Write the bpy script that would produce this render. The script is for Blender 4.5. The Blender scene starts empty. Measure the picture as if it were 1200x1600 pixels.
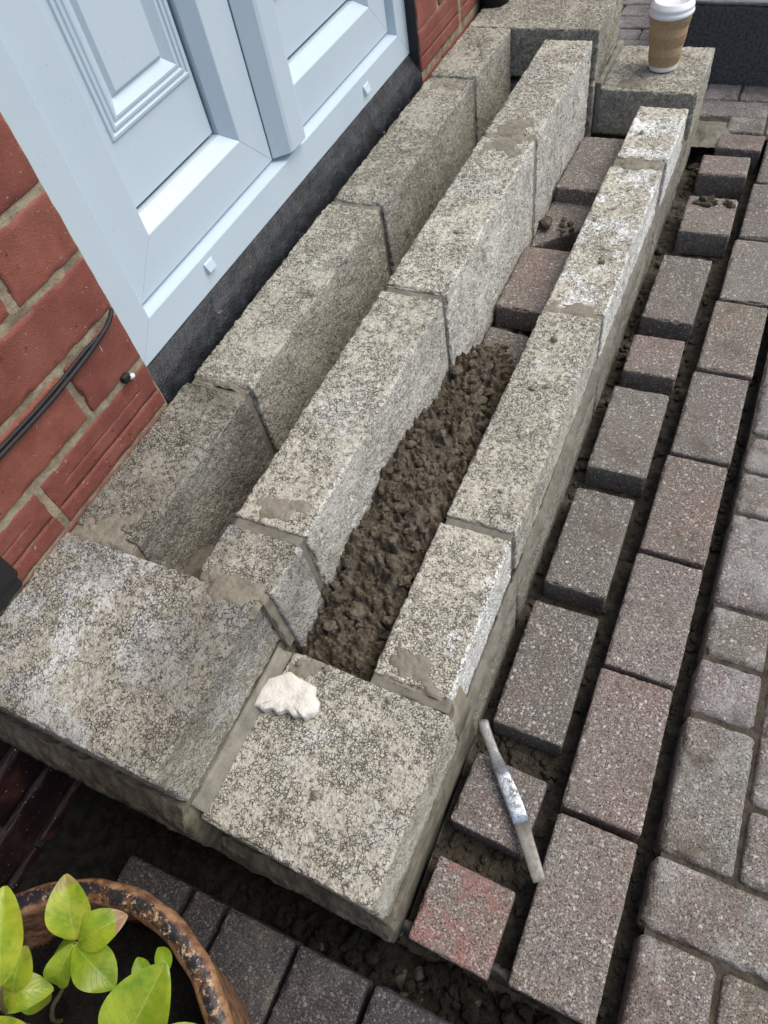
import bpy, math, random
import numpy as np
from mathutils import Vector, Matrix, Euler
R = math.radians
sc = bpy.context.scene
col = sc.collection

# ------------------------------------------------------------------ camera
cam_d = bpy.data.cameras.new('camera'); cam = bpy.data.objects.new('camera', cam_d); col.objects.link(cam)
ROT = np.array([[0.90195976, 0.40646227, -0.14579782], [0.25903342, -0.7794239, -0.57043849], [-0.34550004, 0.47674606, -0.80829631]])
CAM = Vector((0.45489253, -0.32430047, 0.65762814))
mw = Matrix.Identity(4)
for i in range(3):
    mw[i][0] = ROT[0][i]; mw[i][1] = -ROT[1][i]; mw[i][2] = -ROT[2][i]; mw[i][3] = CAM[i]
cam.matrix_world = mw
cam_d.sensor_fit = 'HORIZONTAL'; cam_d.sensor_width = 36; cam_d.lens = 1083.655 / 1200 * 36
cam_d.clip_start = 0.02; cam_d.clip_end = 100
sc.camera = cam
# ------------------------------------------------------------------ light
SUN_EL, SUN_AZ = 56, 30          # azimuth measured from +X towards +Y
w = bpy.data.worlds.new('World'); sc.world = w; w.use_nodes = True
nt = w.node_tree; nt.nodes.clear()
sky = nt.nodes.new('ShaderNodeTexSky'); sky.sky_type = 'NISHITA'; sky.sun_disc = False
sky.sun_elevation = R(SUN_EL); sky.sun_rotation = R(90 - SUN_AZ)
sky.dust_density = 2.5; sky.ozone_density = 0.5; sky.air_density = 1.0
bg = nt.nodes.new('ShaderNodeBackground'); bg.inputs[1].default_value = 0.12
ow = nt.nodes.new('ShaderNodeOutputWorld')
nt.links.new(sky.outputs[0], bg.inputs[0]); nt.links.new(bg.outputs[0], ow.inputs[0])
sl = bpy.data.lights.new('sun', 'SUN'); sl.energy = 1.75; sl.angle = R(50); sl.color = (1, .945, .84)
so = bpy.data.objects.new('sun', sl); col.objects.link(so)
d = Vector((math.cos(R(SUN_EL)) * math.cos(R(SUN_AZ)), math.cos(R(SUN_EL)) * math.sin(R(SUN_AZ)), math.sin(R(SUN_EL))))
so.rotation_euler = d.to_track_quat('Z', 'Y').to_euler(); so.location = d * 5
sc.view_settings.view_transform = 'Standard'; sc.view_settings.look = 'None'
sc.view_settings.exposure = 0.60; sc.view_settings.gamma = 1.0
sc.view_settings.use_curve_mapping = False
sc.cycles.max_bounces = 6; sc.cycles.diffuse_bounces = 4

# ------------------------------------------------------------------ noise in numpy
def _h(ix, iy, iz, s):
    n = (ix * 374761393 + iy * 668265263 + iz * 1440662683 + s * 1274126177) & 0xffffffff
    n = ((n ^ (n >> 13)) * 1274126177) & 0xffffffff
    n = (n ^ (n >> 16)) & 0xffffff
    return n / float(0xffffff)
def vnoise(p, size, s=0):
    q = p / size; f = np.floor(q).astype(np.int64); t = q - f; t = t * t * (3 - 2 * t); r = 0
    for a in (0, 1):
        for b in (0, 1):
            for c in (0, 1):
                wgt = (t[:, 0] if a else 1 - t[:, 0]) * (t[:, 1] if b else 1 - t[:, 1]) * (t[:, 2] if c else 1 - t[:, 2])
                r = r + wgt * _h(f[:, 0] + a, f[:, 1] + b, f[:, 2] + c, s)
    return r
def fbm(p, size, s=0, o=3):
    r = 0; a = 1; tot = 0
    for i in range(o):
        r = r + a * vnoise(p, size, s + i * 17); tot += a; a *= .5; size *= .5
    return r / tot
def worley(p, size, s=0):
    q = p / size; f = np.floor(q).astype(np.int64); best = np.full(len(p), 9.0)
    for a in (-1, 0, 1):
        for b in (-1, 0, 1):
            for c in (-1, 0, 1):
                g = f + np.array([a, b, c])
                o = np.stack([_h(g[:, 0], g[:, 1], g[:, 2], s + k) for k in (1, 2, 3)], 1)
                best = np.minimum(best, (((g + o) - q) ** 2).sum(1))
    return np.sqrt(best)
def sstep(a, b, x):
    t = np.clip((x - a) / (b - a), 0, 1); return t * t * (3 - 2 * t)

# ------------------------------------------------------------------ mesh helpers
def mesh_np(name, V, Q, mat, smooth=True):
    me = bpy.data.meshes.new(name); V = np.asarray(V, np.float32); Q = np.asarray(Q, np.int32); k = Q.shape[1]
    me.vertices.add(len(V)); me.vertices.foreach_set('co', V.ravel())
    me.loops.add(Q.size); me.loops.foreach_set('vertex_index', Q.ravel())
    me.polygons.add(len(Q)); me.polygons.foreach_set('loop_start', np.arange(0, Q.size, k, dtype=np.int32))
    me.polygons.foreach_set('loop_total', np.full(len(Q), k, np.int32))
    me.polygons.foreach_set('use_smooth', np.full(len(Q), smooth, bool))
    me.materials.append(mat); me.update(); me.validate()
    return me
def obj(name, me, parent=None, loc=(0, 0, 0), rot=(0, 0, 0), color=None):
    o = bpy.data.objects.new(name, me); col.objects.link(o); o.location = loc; o.rotation_euler = rot
    if parent: o.parent = parent
    if color: o.color = color
    return o
def tag(o, label=None, cat=None, group=None, kind=None):
    for k, v in (('label', label), ('category', cat), ('group', group), ('kind', kind)):
        if v: o[k] = v
    return o
def empty(name, loc=(0, 0, 0), rot=(0, 0, 0), **k):
    return tag(obj(name, None, None, loc, rot), **k)
def axis(L, cell, r, extra=()):
    n = max(1, int(round((L - 2 * r) / cell)))
    a = list(np.linspace(r, L - r, n + 1))
    a = [0, r * .35] + a + [L - r * .35, L] + list(extra)
    return np.unique(np.round(np.array(sorted(a)) - L / 2, 6))
def lattice(xs, ys, zs):
    nx, ny, nz = len(xs), len(ys), len(zs)
    I, J, K = np.meshgrid(np.arange(nx), np.arange(ny), np.arange(nz), indexing='ij')
    m = (I == 0) | (I == nx - 1) | (J == 0) | (J == ny - 1) | (K == 0) | (K == nz - 1)
    idx = np.full((nx, ny, nz), -1); idx[m] = np.arange(m.sum())
    V = np.stack([xs[I[m]], ys[J[m]], zs[K[m]]], 1); F = []
    def quad(A, flip):
        q = np.stack([A[:-1, :-1], A[1:, :-1], A[1:, 1:], A[:-1, 1:]], -1).reshape(-1, 4)
        F.append(q[:, ::-1] if flip else q)
    quad(idx[0], True); quad(idx[-1], False); quad(idx[:, 0], False); quad(idx[:, -1], True)
    quad(idx[:, :, 0], True); quad(idx[:, :, -1], False)
    return V, np.concatenate(F)
def rounded(V, L, r):
    h = np.array(L) / 2 - r; P = np.clip(V, -h, h); D = V - P
    n = np.linalg.norm(D, axis=1, keepdims=True); n[n == 0] = 1; D = D / n
    edge = (np.sum(np.abs(D) > .05, 1) > 1)
    return P + r * D, D, edge
def rough_box(name, L, mat, cell, r, amp, kind, seed, extra=((), (), ()), groove=None):
    V, Q = lattice(*[axis(L[i], cell, r, extra[i]) for i in range(3)])
    P, N, edge = rounded(V, L, r)
    S = P + seed * 1.37
    if kind == 'concrete':
        h = amp * (1.3 * (vnoise(S, .0046, seed) - .5) + .9 * (vnoise(S, .0085, seed + 5) - .5) + .5 * (fbm(S, .06, seed + 9) - .5))
        pit = sstep(.62, .78, vnoise(S, .0065, seed + 31)); h = h - amp * 1.3 * pit
        h = h - edge * amp * 3.2 * sstep(.5, .85, vnoise(S, .016, seed + 71))
    elif kind == 'paver':
        h = amp * (1.2 * (vnoise(S, .004, seed) - .5) + .8 * (vnoise(S, .01, seed + 5) - .5) + 1.2 * (fbm(S, .05, seed + 9) - .5))
        h = h - edge * amp * (2.6 * sstep(.5, .85, vnoise(S, .014, seed + 71)) + 3.5 * sstep(.74, .86, vnoise(S, .009, seed + 77)))
    else:
        h = amp * (.6 * (vnoise(S, .006, seed) - .5) + 1.4 * (fbm(S, .04, seed + 9) - .5)) - edge * amp * 4 * sstep(.5, .85, vnoise(S, .012, seed + 71))
    P = P + N * h[:, None]
    if groove is not None: P = groove(V, P)
    return mesh_np(name, P, Q, mat)
def poly_mesh(name, V, F, mat, smooth=False):
    me = bpy.data.meshes.new(name); me.from_pydata([tuple(v) for v in V], [], F); me.materials.append(mat)
    if smooth:
        me.polygons.foreach_set('use_smooth', [True] * len(me.polygons))
    me.update(); return me
def sheet(name, x0, x1, y0, y1, cell, zf, mat, mask=None):
    nx = max(2, int((x1 - x0) / cell) + 1); ny = max(2, int((y1 - y0) / cell) + 1)
    X, Y = np.meshgrid(np.linspace(x0, x1, nx), np.linspace(y0, y1, ny), indexing='ij')
    P = np.stack([X.ravel(), Y.ravel(), np.zeros(X.size)], 1); P[:, 2] = zf(P)
    I = np.arange(nx * ny).reshape(nx, ny)
    Q = np.stack([I[:-1, :-1], I[1:, :-1], I[1:, 1:], I[:-1, 1:]], -1).reshape(-1, 4)
    if mask is not None:
        k = mask(P); Q = Q[k[Q].all(1)]
        u, inv = np.unique(Q, return_inverse=True); P = P[u]; Q = inv.reshape(-1, 4)
    return mesh_np(name, P, Q, mat)
def lumps(name, pts, sizes, mat, seed=0, squash=.75, smooth=False):
    t = (1 + 5 ** .5) / 2
    v = np.array([(-1, t, 0), (1, t, 0), (-1, -t, 0), (1, -t, 0), (0, -1, t), (0, 1, t), (0, -1, -t), (0, 1, -t), (t, 0, -1), (t, 0, 1), (-t, 0, -1), (-t, 0, 1)], float)
    f = [(0, 11, 5), (0, 5, 1), (0, 1, 7), (0, 7, 10), (0, 10, 11), (1, 5, 9), (5, 11, 4), (11, 10, 2), (10, 7, 6), (7, 1, 8), (3, 9, 4), (3, 4, 2), (3, 2, 6), (3, 6, 8), (3, 8, 9), (4, 9, 5), (2, 4, 11), (6, 2, 10), (8, 6, 7), (9, 8, 1)]
    v = list(v / np.linalg.norm(v[0])); mid = {}; F2 = []
    def m(a, b):
        k = (min(a, b), max(a, b))
        if k not in mid:
            c = v[a] + v[b]; v.append(c / np.linalg.norm(c)); mid[k] = len(v) - 1
        return mid[k]
    for a, b, c in f:
        x, y, z = m(a, b), m(b, c), m(c, a); F2 += [(a, x, z), (b, y, x), (c, z, y), (x, y, z)]
    v = np.array(v); F2 = np.array(F2); VV = []; FF = []; rng = np.random.RandomState(seed)
    for i, (p, s) in enumerate(zip(pts, sizes)):
        q = v * (1 + .9 * (vnoise(v + i * 7.7, .75, seed) - .5) + .5 * (vnoise(v + i * 3.1, .3, seed + 4) - .5))[:, None] * (1 + .45 * rng.randn(3) * .5)
        q = q * np.array([1, 1, squash]); a = rng.rand() * 6.28
        q = q @ np.array([[math.cos(a), -math.sin(a), 0], [math.sin(a), math.cos(a), 0], [0, 0, 1]])
        VV.append(q * s + p); FF.append(F2 + len(v) * i)
    return mesh_np(name, np.concatenate(VV), np.concatenate(FF), mat, smooth)
def tube(name, pts, rad, mat, n=10, closed=True):
    pts = [Vector(p) for p in pts]; V = []; F = []
    up = Vector((.13, .21, 1)).normalized()
    for i, p in enumerate(pts):
        t = (pts[min(i + 1, len(pts) - 1)] - pts[max(i - 1, 0)]).normalized()
        a = t.cross(up).normalized(); b = a.cross(t)
        r = rad[i] if isinstance(rad, (list, tuple)) else rad
        for k in range(n):
            an = 2 * math.pi * k / n; V.append(p + (a * math.cos(an) + b * math.sin(an)) * r)
    for i in range(len(pts) - 1):
        for k in range(n):
            F.append((i * n + k, i * n + (k + 1) % n, (i + 1) * n + (k + 1) % n, (i + 1) * n + k))
    F.append(tuple(range(n))[::-1]); F.append(tuple((len(pts) - 1) * n + k for k in range(n)))
    return poly_mesh(name, V, F, mat, True)
def lathe(name, prof, mat, n=96, rf=None, smooth=True, center=(0, 0)):
    V = []; F = []
    for j, (r, z) in enumerate(prof):
        for k in range(n):
            a = 2 * math.pi * k / n; rr = r if rf is None else rf(r, z, a); V.append((rr * math.cos(a), rr * math.sin(a), z))
    for j in range(len(prof) - 1):
        for k in range(n):
            F.append((j * n + k, j * n + (k + 1) % n, (j + 1) * n + (k + 1) % n, (j + 1) * n + k))
    return poly_mesh(name, V, F, mat, smooth)
def prism(name, prof_xz, y0, y1, mat, ny=1, jitter=0, seed=0, smooth=False, rough=0, sub=1):
    """closed profile in x-z swept along y"""
    if sub > 1:
        q = []
        for i, a in enumerate(prof_xz):
            b = prof_xz[(i + 1) % len(prof_xz)]
            q += [(a[0] + (b[0] - a[0]) * k / sub, a[1] + (b[1] - a[1]) * k / sub) for k in range(sub)]
        prof_xz = q
    n = len(prof_xz); V = []; F = []
    for i in range(ny + 1):
        y = y0 + (y1 - y0) * i / ny
        for (x, z) in prof_xz: V.append((x, y, z))
    V = np.array(V)
    if jitter:
        V[:, 0] += jitter * 2 * (fbm(V, .02, seed) - .5) + rough * 2 * (fbm(V, .006, seed + 7, 2) - .5)
        V[:, 2] += jitter * 2 * (fbm(V, .025, seed + 3) - .5) + rough * 2 * (fbm(V, .006, seed + 8, 2) - .5)
    for i in range(ny):
        for k in range(n):
            F.append((i * n + k, i * n + (k + 1) % n, (i + 1) * n + (k + 1) % n, (i + 1) * n + k))
    F.append(tuple(range(n))[::-1]); F.append(tuple(ny * n + k for k in range(n)))
    me = poly_mesh(name, V, F, mat, smooth)
    import bmesh
    bm = bmesh.new(); bm.from_mesh(me); bmesh.ops.recalc_face_normals(bm, faces=bm.faces); bm.to_mesh(me); bm.free()
    return me

# ------------------------------------------------------------------ materials
class G:
    def __init__(s, name, rough=.9, spec=.3):
        s.m = bpy.data.materials.new(name); s.m.use_nodes = True; s.t = s.m.node_tree; s.t.nodes.clear()
        s.b = s.n('ShaderNodeBsdfPrincipled'); s.o = s.n('ShaderNodeOutputMaterial'); s.l(s.b.outputs[0], s.o.inputs[0])
        s.b.inputs['Roughness'].default_value = rough; s.b.inputs['Specular IOR Level'].default_value = spec
        tc = s.n('ShaderNodeTexCoord'); oi = s.n('ShaderNodeObjectInfo'); s.oi = oi
        mu = s.n('ShaderNodeVectorMath'); mu.operation = 'SCALE'
        cx = s.n('ShaderNodeCombineXYZ'); 
        for i in range(3): s.l(oi.outputs['Random'], cx.inputs[i])
        s.l(cx.outputs[0], mu.inputs[0]); mu.inputs['Scale'].default_value = 13
        ad = s.n('ShaderNodeVectorMath'); ad.operation = 'ADD'; s.l(tc.outputs['Object'], ad.inputs[0]); s.l(mu.outputs[0], ad.inputs[1])
        s.v = ad.outputs[0]; s.raw = tc.outputs['Object']
        sp = s.n('ShaderNodeSeparateColor'); s.l(oi.outputs['Color'], sp.inputs[0]); s.cr, s.cg, s.cb = sp.outputs[0], sp.outputs[1], sp.outputs[2]
        s.ca = oi.outputs['Alpha']
    def n(s, t): return s.t.nodes.new(t)
    def l(s, a, b): s.t.links.new(a, b)
    def noise(s, scale, det=3, rough=.55, vec=None, dist=0):
        n = s.n('ShaderNodeTexNoise'); n.inputs['Scale'].default_value = scale; n.inputs['Detail'].default_value = det
        n.inputs['Roughness'].default_value = rough; n.inputs['Distortion'].default_value = dist; s.l(vec or s.v, n.inputs['Vector']); return n.outputs['Fac']
    def voro(s, scale, out='Distance', feat='F1', rnd=1.0, vec=None):
        n = s.n('ShaderNodeTexVoronoi'); n.feature = feat; n.inputs['Scale'].default_value = scale; n.inputs['Randomness'].default_value = rnd
        s.l(vec or s.v, n.inputs['Vector']); return n.outputs[out]
    def ramp(s, fac, lo, hi, inv=False):
        n = s.n('ShaderNodeMapRange'); n.interpolation_type = 'SMOOTHSTEP'; s.l(fac, n.inputs[0])
        n.inputs[1].default_value = lo; n.inputs[2].default_value = hi
        n.inputs[3].default_value = 1 if inv else 0; n.inputs[4].default_value = 0 if inv else 1; return n.outputs[0]
    def math(s, op, a, b=None, c=None):
        n = s.n('ShaderNodeMath'); n.operation = op
        for i, x in enumerate((a, b, c)):
            if x is None: continue
            if isinstance(x, (int, float)): n.inputs[i].default_value = x
            else: s.l(x, n.inputs[i])
        return n.outputs[0]
    def mix(s, fac, a, b, mode='MIX'):
        n = s.n('ShaderNodeMix'); n.data_type = 'RGBA'; n.blend_type = mode
        for i, x in ((0, fac), (6, a), (7, b)):
            if isinstance(x, (int, float)): n.inputs[i].default_value = x
            elif isinstance(x, tuple): n.inputs[i].default_value = (*x, 1)
            else: s.l(x, n.inputs[i])
        return n.outputs[2]
    def base(s, c):
        if isinstance(c, tuple): s.b.inputs['Base Color'].default_value = (*c, 1)
        else: s.l(c, s.b.inputs['Base Color'])
        return s
    def bump(s, h, dist=.001, strength=1.0, prev=None):
        n = s.n('ShaderNodeBump'); n.inputs['Distance'].default_value = dist; n.inputs['Strength'].default_value = strength
        s.l(h, n.inputs['Height'])
        if prev: s.l(prev, n.inputs['Normal'])
        s.l(n.outputs[0], s.b.inputs['Normal']); return n.outputs[0]

def m_concrete():
    # object colour: r = bloom of white lime, g = brightness, b = brown dirt; alpha below 1 = limed outer face
    g = G('dense_concrete', .95, .12)
    wv = g.n('ShaderNodeVectorMath'); wv.operation = 'MULTIPLY_ADD'
    nz = g.n('ShaderNodeTexNoise'); nz.inputs['Scale'].default_value = 160; nz.inputs['Detail'].default_value = 2; g.l(g.v, nz.inputs['Vector'])
    g.l(nz.outputs['Color'], wv.inputs[0]); wv.inputs[1].default_value = (.006, .006, .006); g.l(g.v, wv.inputs[2]); wvec = wv.outputs[0]
    n1 = g.noise(480, 3, .75); n2 = g.noise(190, 3, .7); big = g.noise(20, 3, .6)
    f1 = g.voro(265, vec=wvec); dte = g.voro(265, feat='DISTANCE_TO_EDGE', vec=wvec)
    base = g.mix(g.ramp(n2, .34, .66), (.385, .364, .295), (.600, .578, .495))
    base = g.mix(g.math('MULTIPLY', g.ramp(n1, .52, .72), .6), base, (.64, .62, .55))
    lime = g.math('MULTIPLY', g.ramp(g.math('ADD', g.noise(13, 5, .68), g.math('MULTIPLY', g.cr, .05)), .56, .66), g.math('MINIMUM', g.cr, 1.0))
    sx = g.n('ShaderNodeSeparateXYZ'); g.l(g.raw, sx.inputs[0])
    side = g.math('MULTIPLY', g.math('SUBTRACT', 1.0, g.ca), g.ramp(sx.outputs[0], .0455, .0475))
    lime = g.math('MAXIMUM', lime, g.math('MULTIPLY', side, g.ramp(g.noise(30, 4, .7), .28, .48)))
    base = g.mix(g.math('MULTIPLY', lime, g.ramp(n2, .30, .48)), base, (.78, .79, .77))
    dirt = g.math('MULTIPLY', g.ramp(g.noise(6.5, 5, .68), .42, .64), g.cb)
    base = g.mix(g.math('MULTIPLY', dirt, .78), base, (.17, .152, .118))
    grim = g.math('MULTIPLY', g.math('MULTIPLY', g.ramp(g.noise(38, 5, .8), .52, .70), g.ramp(g.noise(9, 3, .6), .38, .6)), .85)
    base = g.mix(grim, base, (.14, .12, .09))
    opn = g.ramp(g.math('ADD', big, g.math('MULTIPLY', g.noise(5, 2, .5), .5)), .55, .85)
    gate = g.ramp(g.math('ADD', g.noise(120, 3, .7), g.math('MULTIPLY', g.math('SUBTRACT', opn, .5), .12)), .46, .62)
    crack = g.math('MULTIPLY', g.ramp(g.math('ADD', dte, g.math('MULTIPLY', g.math('SUBTRACT', n1, .5), .12)), .02, .125, True), gate)
    pit = g.ramp(g.math('ADD', g.noise(300, 2, .6), g.math('MULTIPLY', g.math('SUBTRACT', opn, .5), .08)), .62, .70)
    tcn = g.n('ShaderNodeTexCoord'); sn = g.n('ShaderNodeSeparateXYZ'); g.l(tcn.outputs['Normal'], sn.inputs[0])
    top = g.ramp(sn.outputs[2], .3, .75)
    crack = g.math('MULTIPLY', crack, g.math('ADD', .45, g.math('MULTIPLY', top, .55)))
    pore = g.math('MAXIMUM', crack, g.math('MULTIPLY', pit, .9))
    base = g.mix(g.math('MULTIPLY', pore, .80), base, (.088, .078, .058))
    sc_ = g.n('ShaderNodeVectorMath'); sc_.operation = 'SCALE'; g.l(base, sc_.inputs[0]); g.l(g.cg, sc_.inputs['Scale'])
    g.base(sc_.outputs[0])
    h = g.math('SUBTRACT', g.math('ADD', g.math('MULTIPLY', n1, .8), g.math('SUBTRACT', g.math('MULTIPLY', n2, .8), g.math('MULTIPLY', f1, .55))), g.math('MULTIPLY', pore, 1.2))
    g.bump(h, .0026, 1.0)
    return g.m
def m_mortar(name='wet_mortar', c1=(.125, .118, .096), c2=(.185, .175, .145), b=.0005, rough=.85, sc1=300):
    g = G(name, rough, .3)
    c = g.mix(g.ramp(g.noise(40, 4, .6), .35, .65), c1, c2)
    c = g.mix(g.math('MULTIPLY', g.ramp(g.noise(900, 1, .5), .6, .75), .4), c, tuple(min(1, x * 1.8) for x in c2))
    g.base(c); g.bump(g.math('ADD', g.noise(sc1, 3, .65), g.math('MULTIPLY', g.noise(60, 2, .5), 1.2)), b, .9); return g.m
def m_paver(name='paver', worn=False, spk=1.0):
    # object colour rgb = tint of the paver, alpha = red stain
    g = G(name, .82, .3)
    rg = g.oi.outputs['Color']
    c = g.mix(g.ramp(g.noise(500, 3, .7), .3, .7), g.mix(1.0, rg, (.62, .62, .62), 'MULTIPLY'), g.mix(1.0, rg, (1.45, 1.42, 1.38), 'MULTIPLY'))
    c = g.mix(g.math('MULTIPLY', g.ramp(g.noise(11, 4, .65), .42, .64), .8), c, g.mix(1.0, c, (1.13, .96, .93), 'MULTIPLY'))
    c = g.mix(g.math('MULTIPLY', g.ramp(g.noise(8, 4, .7), .50, .70), .35), c, (.24, .225, .20))
    for scl, th, col_, amt in ((360, .78, (.42, .40, .365), .8), (210, .91, (.48, .46, .42), .85), (650, .68, (.40, .38, .35), .75), (280, .9, (.22, .14, .10), .6), (430, .75, (.045, .042, .038), .65)):
        vc = g.voro(scl, 'Color'); sp = g.n('ShaderNodeSeparateColor'); g.l(vc, sp.inputs[0])
        ok = g.math('GREATER_THAN', sp.outputs[0], th); near = g.ramp(g.voro(scl), .38, .60, True)
        pick = g.math('MULTIPLY', g.math('MULTIPLY', ok, near), amt)
        jit = g.mix(sp.outputs[1], tuple(x * .6 for x in col_), tuple(x * 1.25 for x in col_))
        c = g.mix(g.math('MULTIPLY', g.math('MULTIPLY', pick, g.ramp(g.noise(18, 3, .6), .15, .5)), spk * .95), c, jit)
    c = g.mix(g.math('MULTIPLY', g.ramp(g.noise(16, 4, .65), .5, .72), .6 if not worn else .85), c, (.095, .078, .058))
    if worn:
        c = g.mix(g.math('MULTIPLY', g.ramp(g.noise(14, 4, .65, dist=.4), .46, .64), .45), c, (.36, .355, .345))
    c = g.mix(g.math('MULTIPLY', g.math('SUBTRACT', 1.0, g.ca), g.math('MULTIPLY', g.math('MULTIPLY', g.ramp(g.noise(24, 3, .6), .44, .66), g.ramp(g.noise(300, 3, .7), .4, .6)), .6)), c, (.36, .10, .09))
    pore = g.ramp(g.noise(420, 2, .6), .34, .42, True)
    c = g.mix(g.math('MULTIPLY', pore, .6), c, (.02, .018, .017))
    g.base(c)
    g.bump(g.math('SUBTRACT', g.math('ADD', g.noise(520, 3, .7), g.noise(150, 2, .5)), pore), .0011, .85)
    rr = g.ramp(g.noise(200, 2, .5), .3, .7)
    mr = g.n('ShaderNodeMapRange'); g.l(rr, mr.inputs[0]); mr.inputs[3].default_value = .6; mr.inputs[4].default_value = .95; g.l(mr.outputs[0], g.b.inputs['Roughness'])
    return g.m
def m_brick(name, a, b, rough=.75):
    g = G(name, rough, .25)
    c = g.mix(g.ramp(g.noise(26, 4, .65), .3, .7), a, b)
    c = g.mix(g.ramp(g.oi.outputs['Random'], 0, 1), c, g.mix(1.0, c, (.80, .76, .80), 'MULTIPLY'))
    c = g.mix(g.math('MULTIPLY', g.ramp(g.noise(7, 3, .6), .5, .75), .45), c, (.255, .105, .078))
    c = g.mix(g.math('MULTIPLY', g.ramp(g.noise(240, 2, .5), .69, .74), .5), c, (.42, .37, .32))
    c = g.mix(g.math('MULTIPLY', g.ramp(g.noise(120, 2, .6), .26, .33, True), .8), c, (.04, .03, .03))
    g.base(c); g.bump(g.math('ADD', g.noise(420, 3, .6), g.math('MULTIPLY', g.noise(50, 3, .5), 1)), .0009, .9); return g.m
def m_soil(name, a, b, c3, bd=.003):
    g = G(name, .95, .15)
    c = g.mix(g.ramp(g.noise(60, 4, .7), .35, .65), a, b)
    c = g.mix(g.math('MULTIPLY', g.ramp(g.noise(350, 3, .6), .60, .72), .6), c, c3)
    g.base(c); g.bump(g.math('ADD', g.noise(330, 4, .75), g.math('MULTIPLY', g.noise(110, 3, .6), 1.5)), bd, .9); return g.m
def m_upvc():
    g = G('white_upvc', .32, .5)
    c = g.mix(g.math('MULTIPLY', g.ramp(g.noise(6, 3, .6), .4, .8), .5), (.49, .59, .67), (.44, .545, .63))
    c = g.mix(g.math('MULTIPLY', g.ramp(g.noise(230, 2, .6), .66, .72), .5), c, (.42, .41, .38))
    c = g.mix(g.math('MULTIPLY', g.ramp(g.noise(38, 4, .75), .62, .78), .3), c, (.50, .50, .48))
    g.base(c); g.bump(g.noise(12, 2, .5), .0006, .3); return g.m
def m_plain(name, c, rough=.6, spec=.4, bump=None, metal=0, var=.2, scale=40):
    g = G(name, rough, spec); g.b.inputs['Metallic'].default_value = metal
    cc = g.mix(g.ramp(g.noise(scale, 4, .65), .3, .7), tuple(x * (1 - var) for x in c), tuple(min(1, x * (1 + var)) for x in c))
    g.base(cc)
    if bump: g.bump(g.noise(bump[0], 3, .6), bump[1], .8)
    return g.m
def m_bitumen():
    g = G('bitumen_paint', .5, .45)
    c = g.mix(g.ramp(g.noise(30, 4, .6), .35, .7), (.008, .009, .011), (.020, .023, .029))
    c = g.mix(g.math('MULTIPLY', g.ramp(g.noise(28, 5, .75), .62, .72), .55), c, (.22, .22, .21))
    g.base(c); g.bump(g.math('ADD', g.noise(90, 4, .7), g.noise(300, 2, .6)), .002, .9); return g.m
def m_rim():
    g = G('glazed_stoneware', .35, .5)
    c = g.mix(g.ramp(g.noise(70, 5, .7), .46, .62), (.016, .014, .016), (.17, .075, .03))
    c = g.mix(g.ramp(g.noise(110, 4, .7), .56, .66), c, (.42, .30, .19))
    c = g.mix(g.math('MULTIPLY', g.ramp(g.noise(240, 3, .7), .58, .66), .6), c, (.55, .47, .38))
    c = g.mix(g.ramp(g.noise(52, 4, .65), .50, .58), c, (.012, .014, .02))
    sx = g.n('ShaderNodeSeparateXYZ'); g.l(g.raw, sx.inputs[0])
    rr_ = g.math('SQRT', g.math('ADD', g.math('MULTIPLY', sx.outputs[0], sx.outputs[0]), g.math('MULTIPLY', sx.outputs[1], sx.outputs[1])))
    ed = g.ramp(g.math('ADD', g.math('ABSOLUTE', g.math('SUBTRACT', rr_, .1745)), g.math('MULTIPLY', g.math('SUBTRACT', g.noise(90, 4, .7), .5), .012)), .0050, .0085)
    c = g.mix(g.math('MULTIPLY', ed, .85), c, g.mix(g.ramp(g.noise(70, 3, .6), .3, .7), (.12, .05, .022), (.36, .20, .10)))
    g.base(c); g.bump(g.noise(160, 3, .6), .0012, .7)
    rr = g.n('ShaderNodeMapRange'); g.l(g.noise(120, 3, .6), rr.inputs[0]); rr.inputs[3].default_value = .15; rr.inputs[4].default_value = .7; g.l(rr.outputs[0], g.b.inputs['Roughness'])
    return g.m
def m_leaf():
    # uv: u along the leaf, v across; object colour r = yellowness, g = browning at the tip
    g = G('leaf_green', .33, .5)
    uv = g.n('ShaderNodeUVMap'); sp = g.n('ShaderNodeSeparateXYZ'); g.l(uv.outputs[0], sp.inputs[0]); u, v = sp.outputs[0], sp.outputs[1]
    c = g.mix(g.ramp(g.noise(45, 3, .6), .35, .68), (.13, .26, .012), (.27, .40, .02))
    c = g.mix(g.math('MULTIPLY', g.cr, g.ramp(g.noise(60, 4, .6), .3, .7)), c, (.50, .52, .05))
    vein = g.math('ABSOLUTE', v)
    c = g.mix(g.math('MULTIPLY', g.ramp(vein, .0, .05, True), .55), c, (.42, .52, .12))
    # side veins
    ph = g.math('MULTIPLY', g.math('SUBTRACT', u, g.math('MULTIPLY', vein, .35)), 55)
    sv = g.ramp(g.math('SINE', ph), .93, 1.0)
    c = g.mix(g.math('MULTIPLY', sv, .16), c, (.40, .50, .10))
    tip = g.math('MULTIPLY', g.ramp(g.math('ADD', u, g.math('MULTIPLY', g.math('SUBTRACT', g.noise(80, 4, .6), .5), .35)), .80, .86), g.cg)
    c = g.mix(tip, c, (.36, .22, .12))
    g.base(c)
    g.b.inputs['Subsurface Weight'].default_value = 0
    tr = g.n('ShaderNodeBsdfTranslucent'); g.l(g.mix(1.0, c, (1.2, 1.3, .8), 'MULTIPLY'), tr.inputs[0])
    ms = g.n('ShaderNodeMixShader'); ms.inputs[0].default_value = .3; g.l(g.b.outputs[0], ms.inputs[1]); g.l(tr.outputs[0], ms.inputs[2]); g.l(ms.outputs[0], g.o.inputs[0])
    g.bump(g.math('SUBTRACT', g.math('MULTIPLY', g.noise(120, 3, .6), 1.0), g.math('MULTIPLY', sv, .5)), .0006, .7); return g.m
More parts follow.
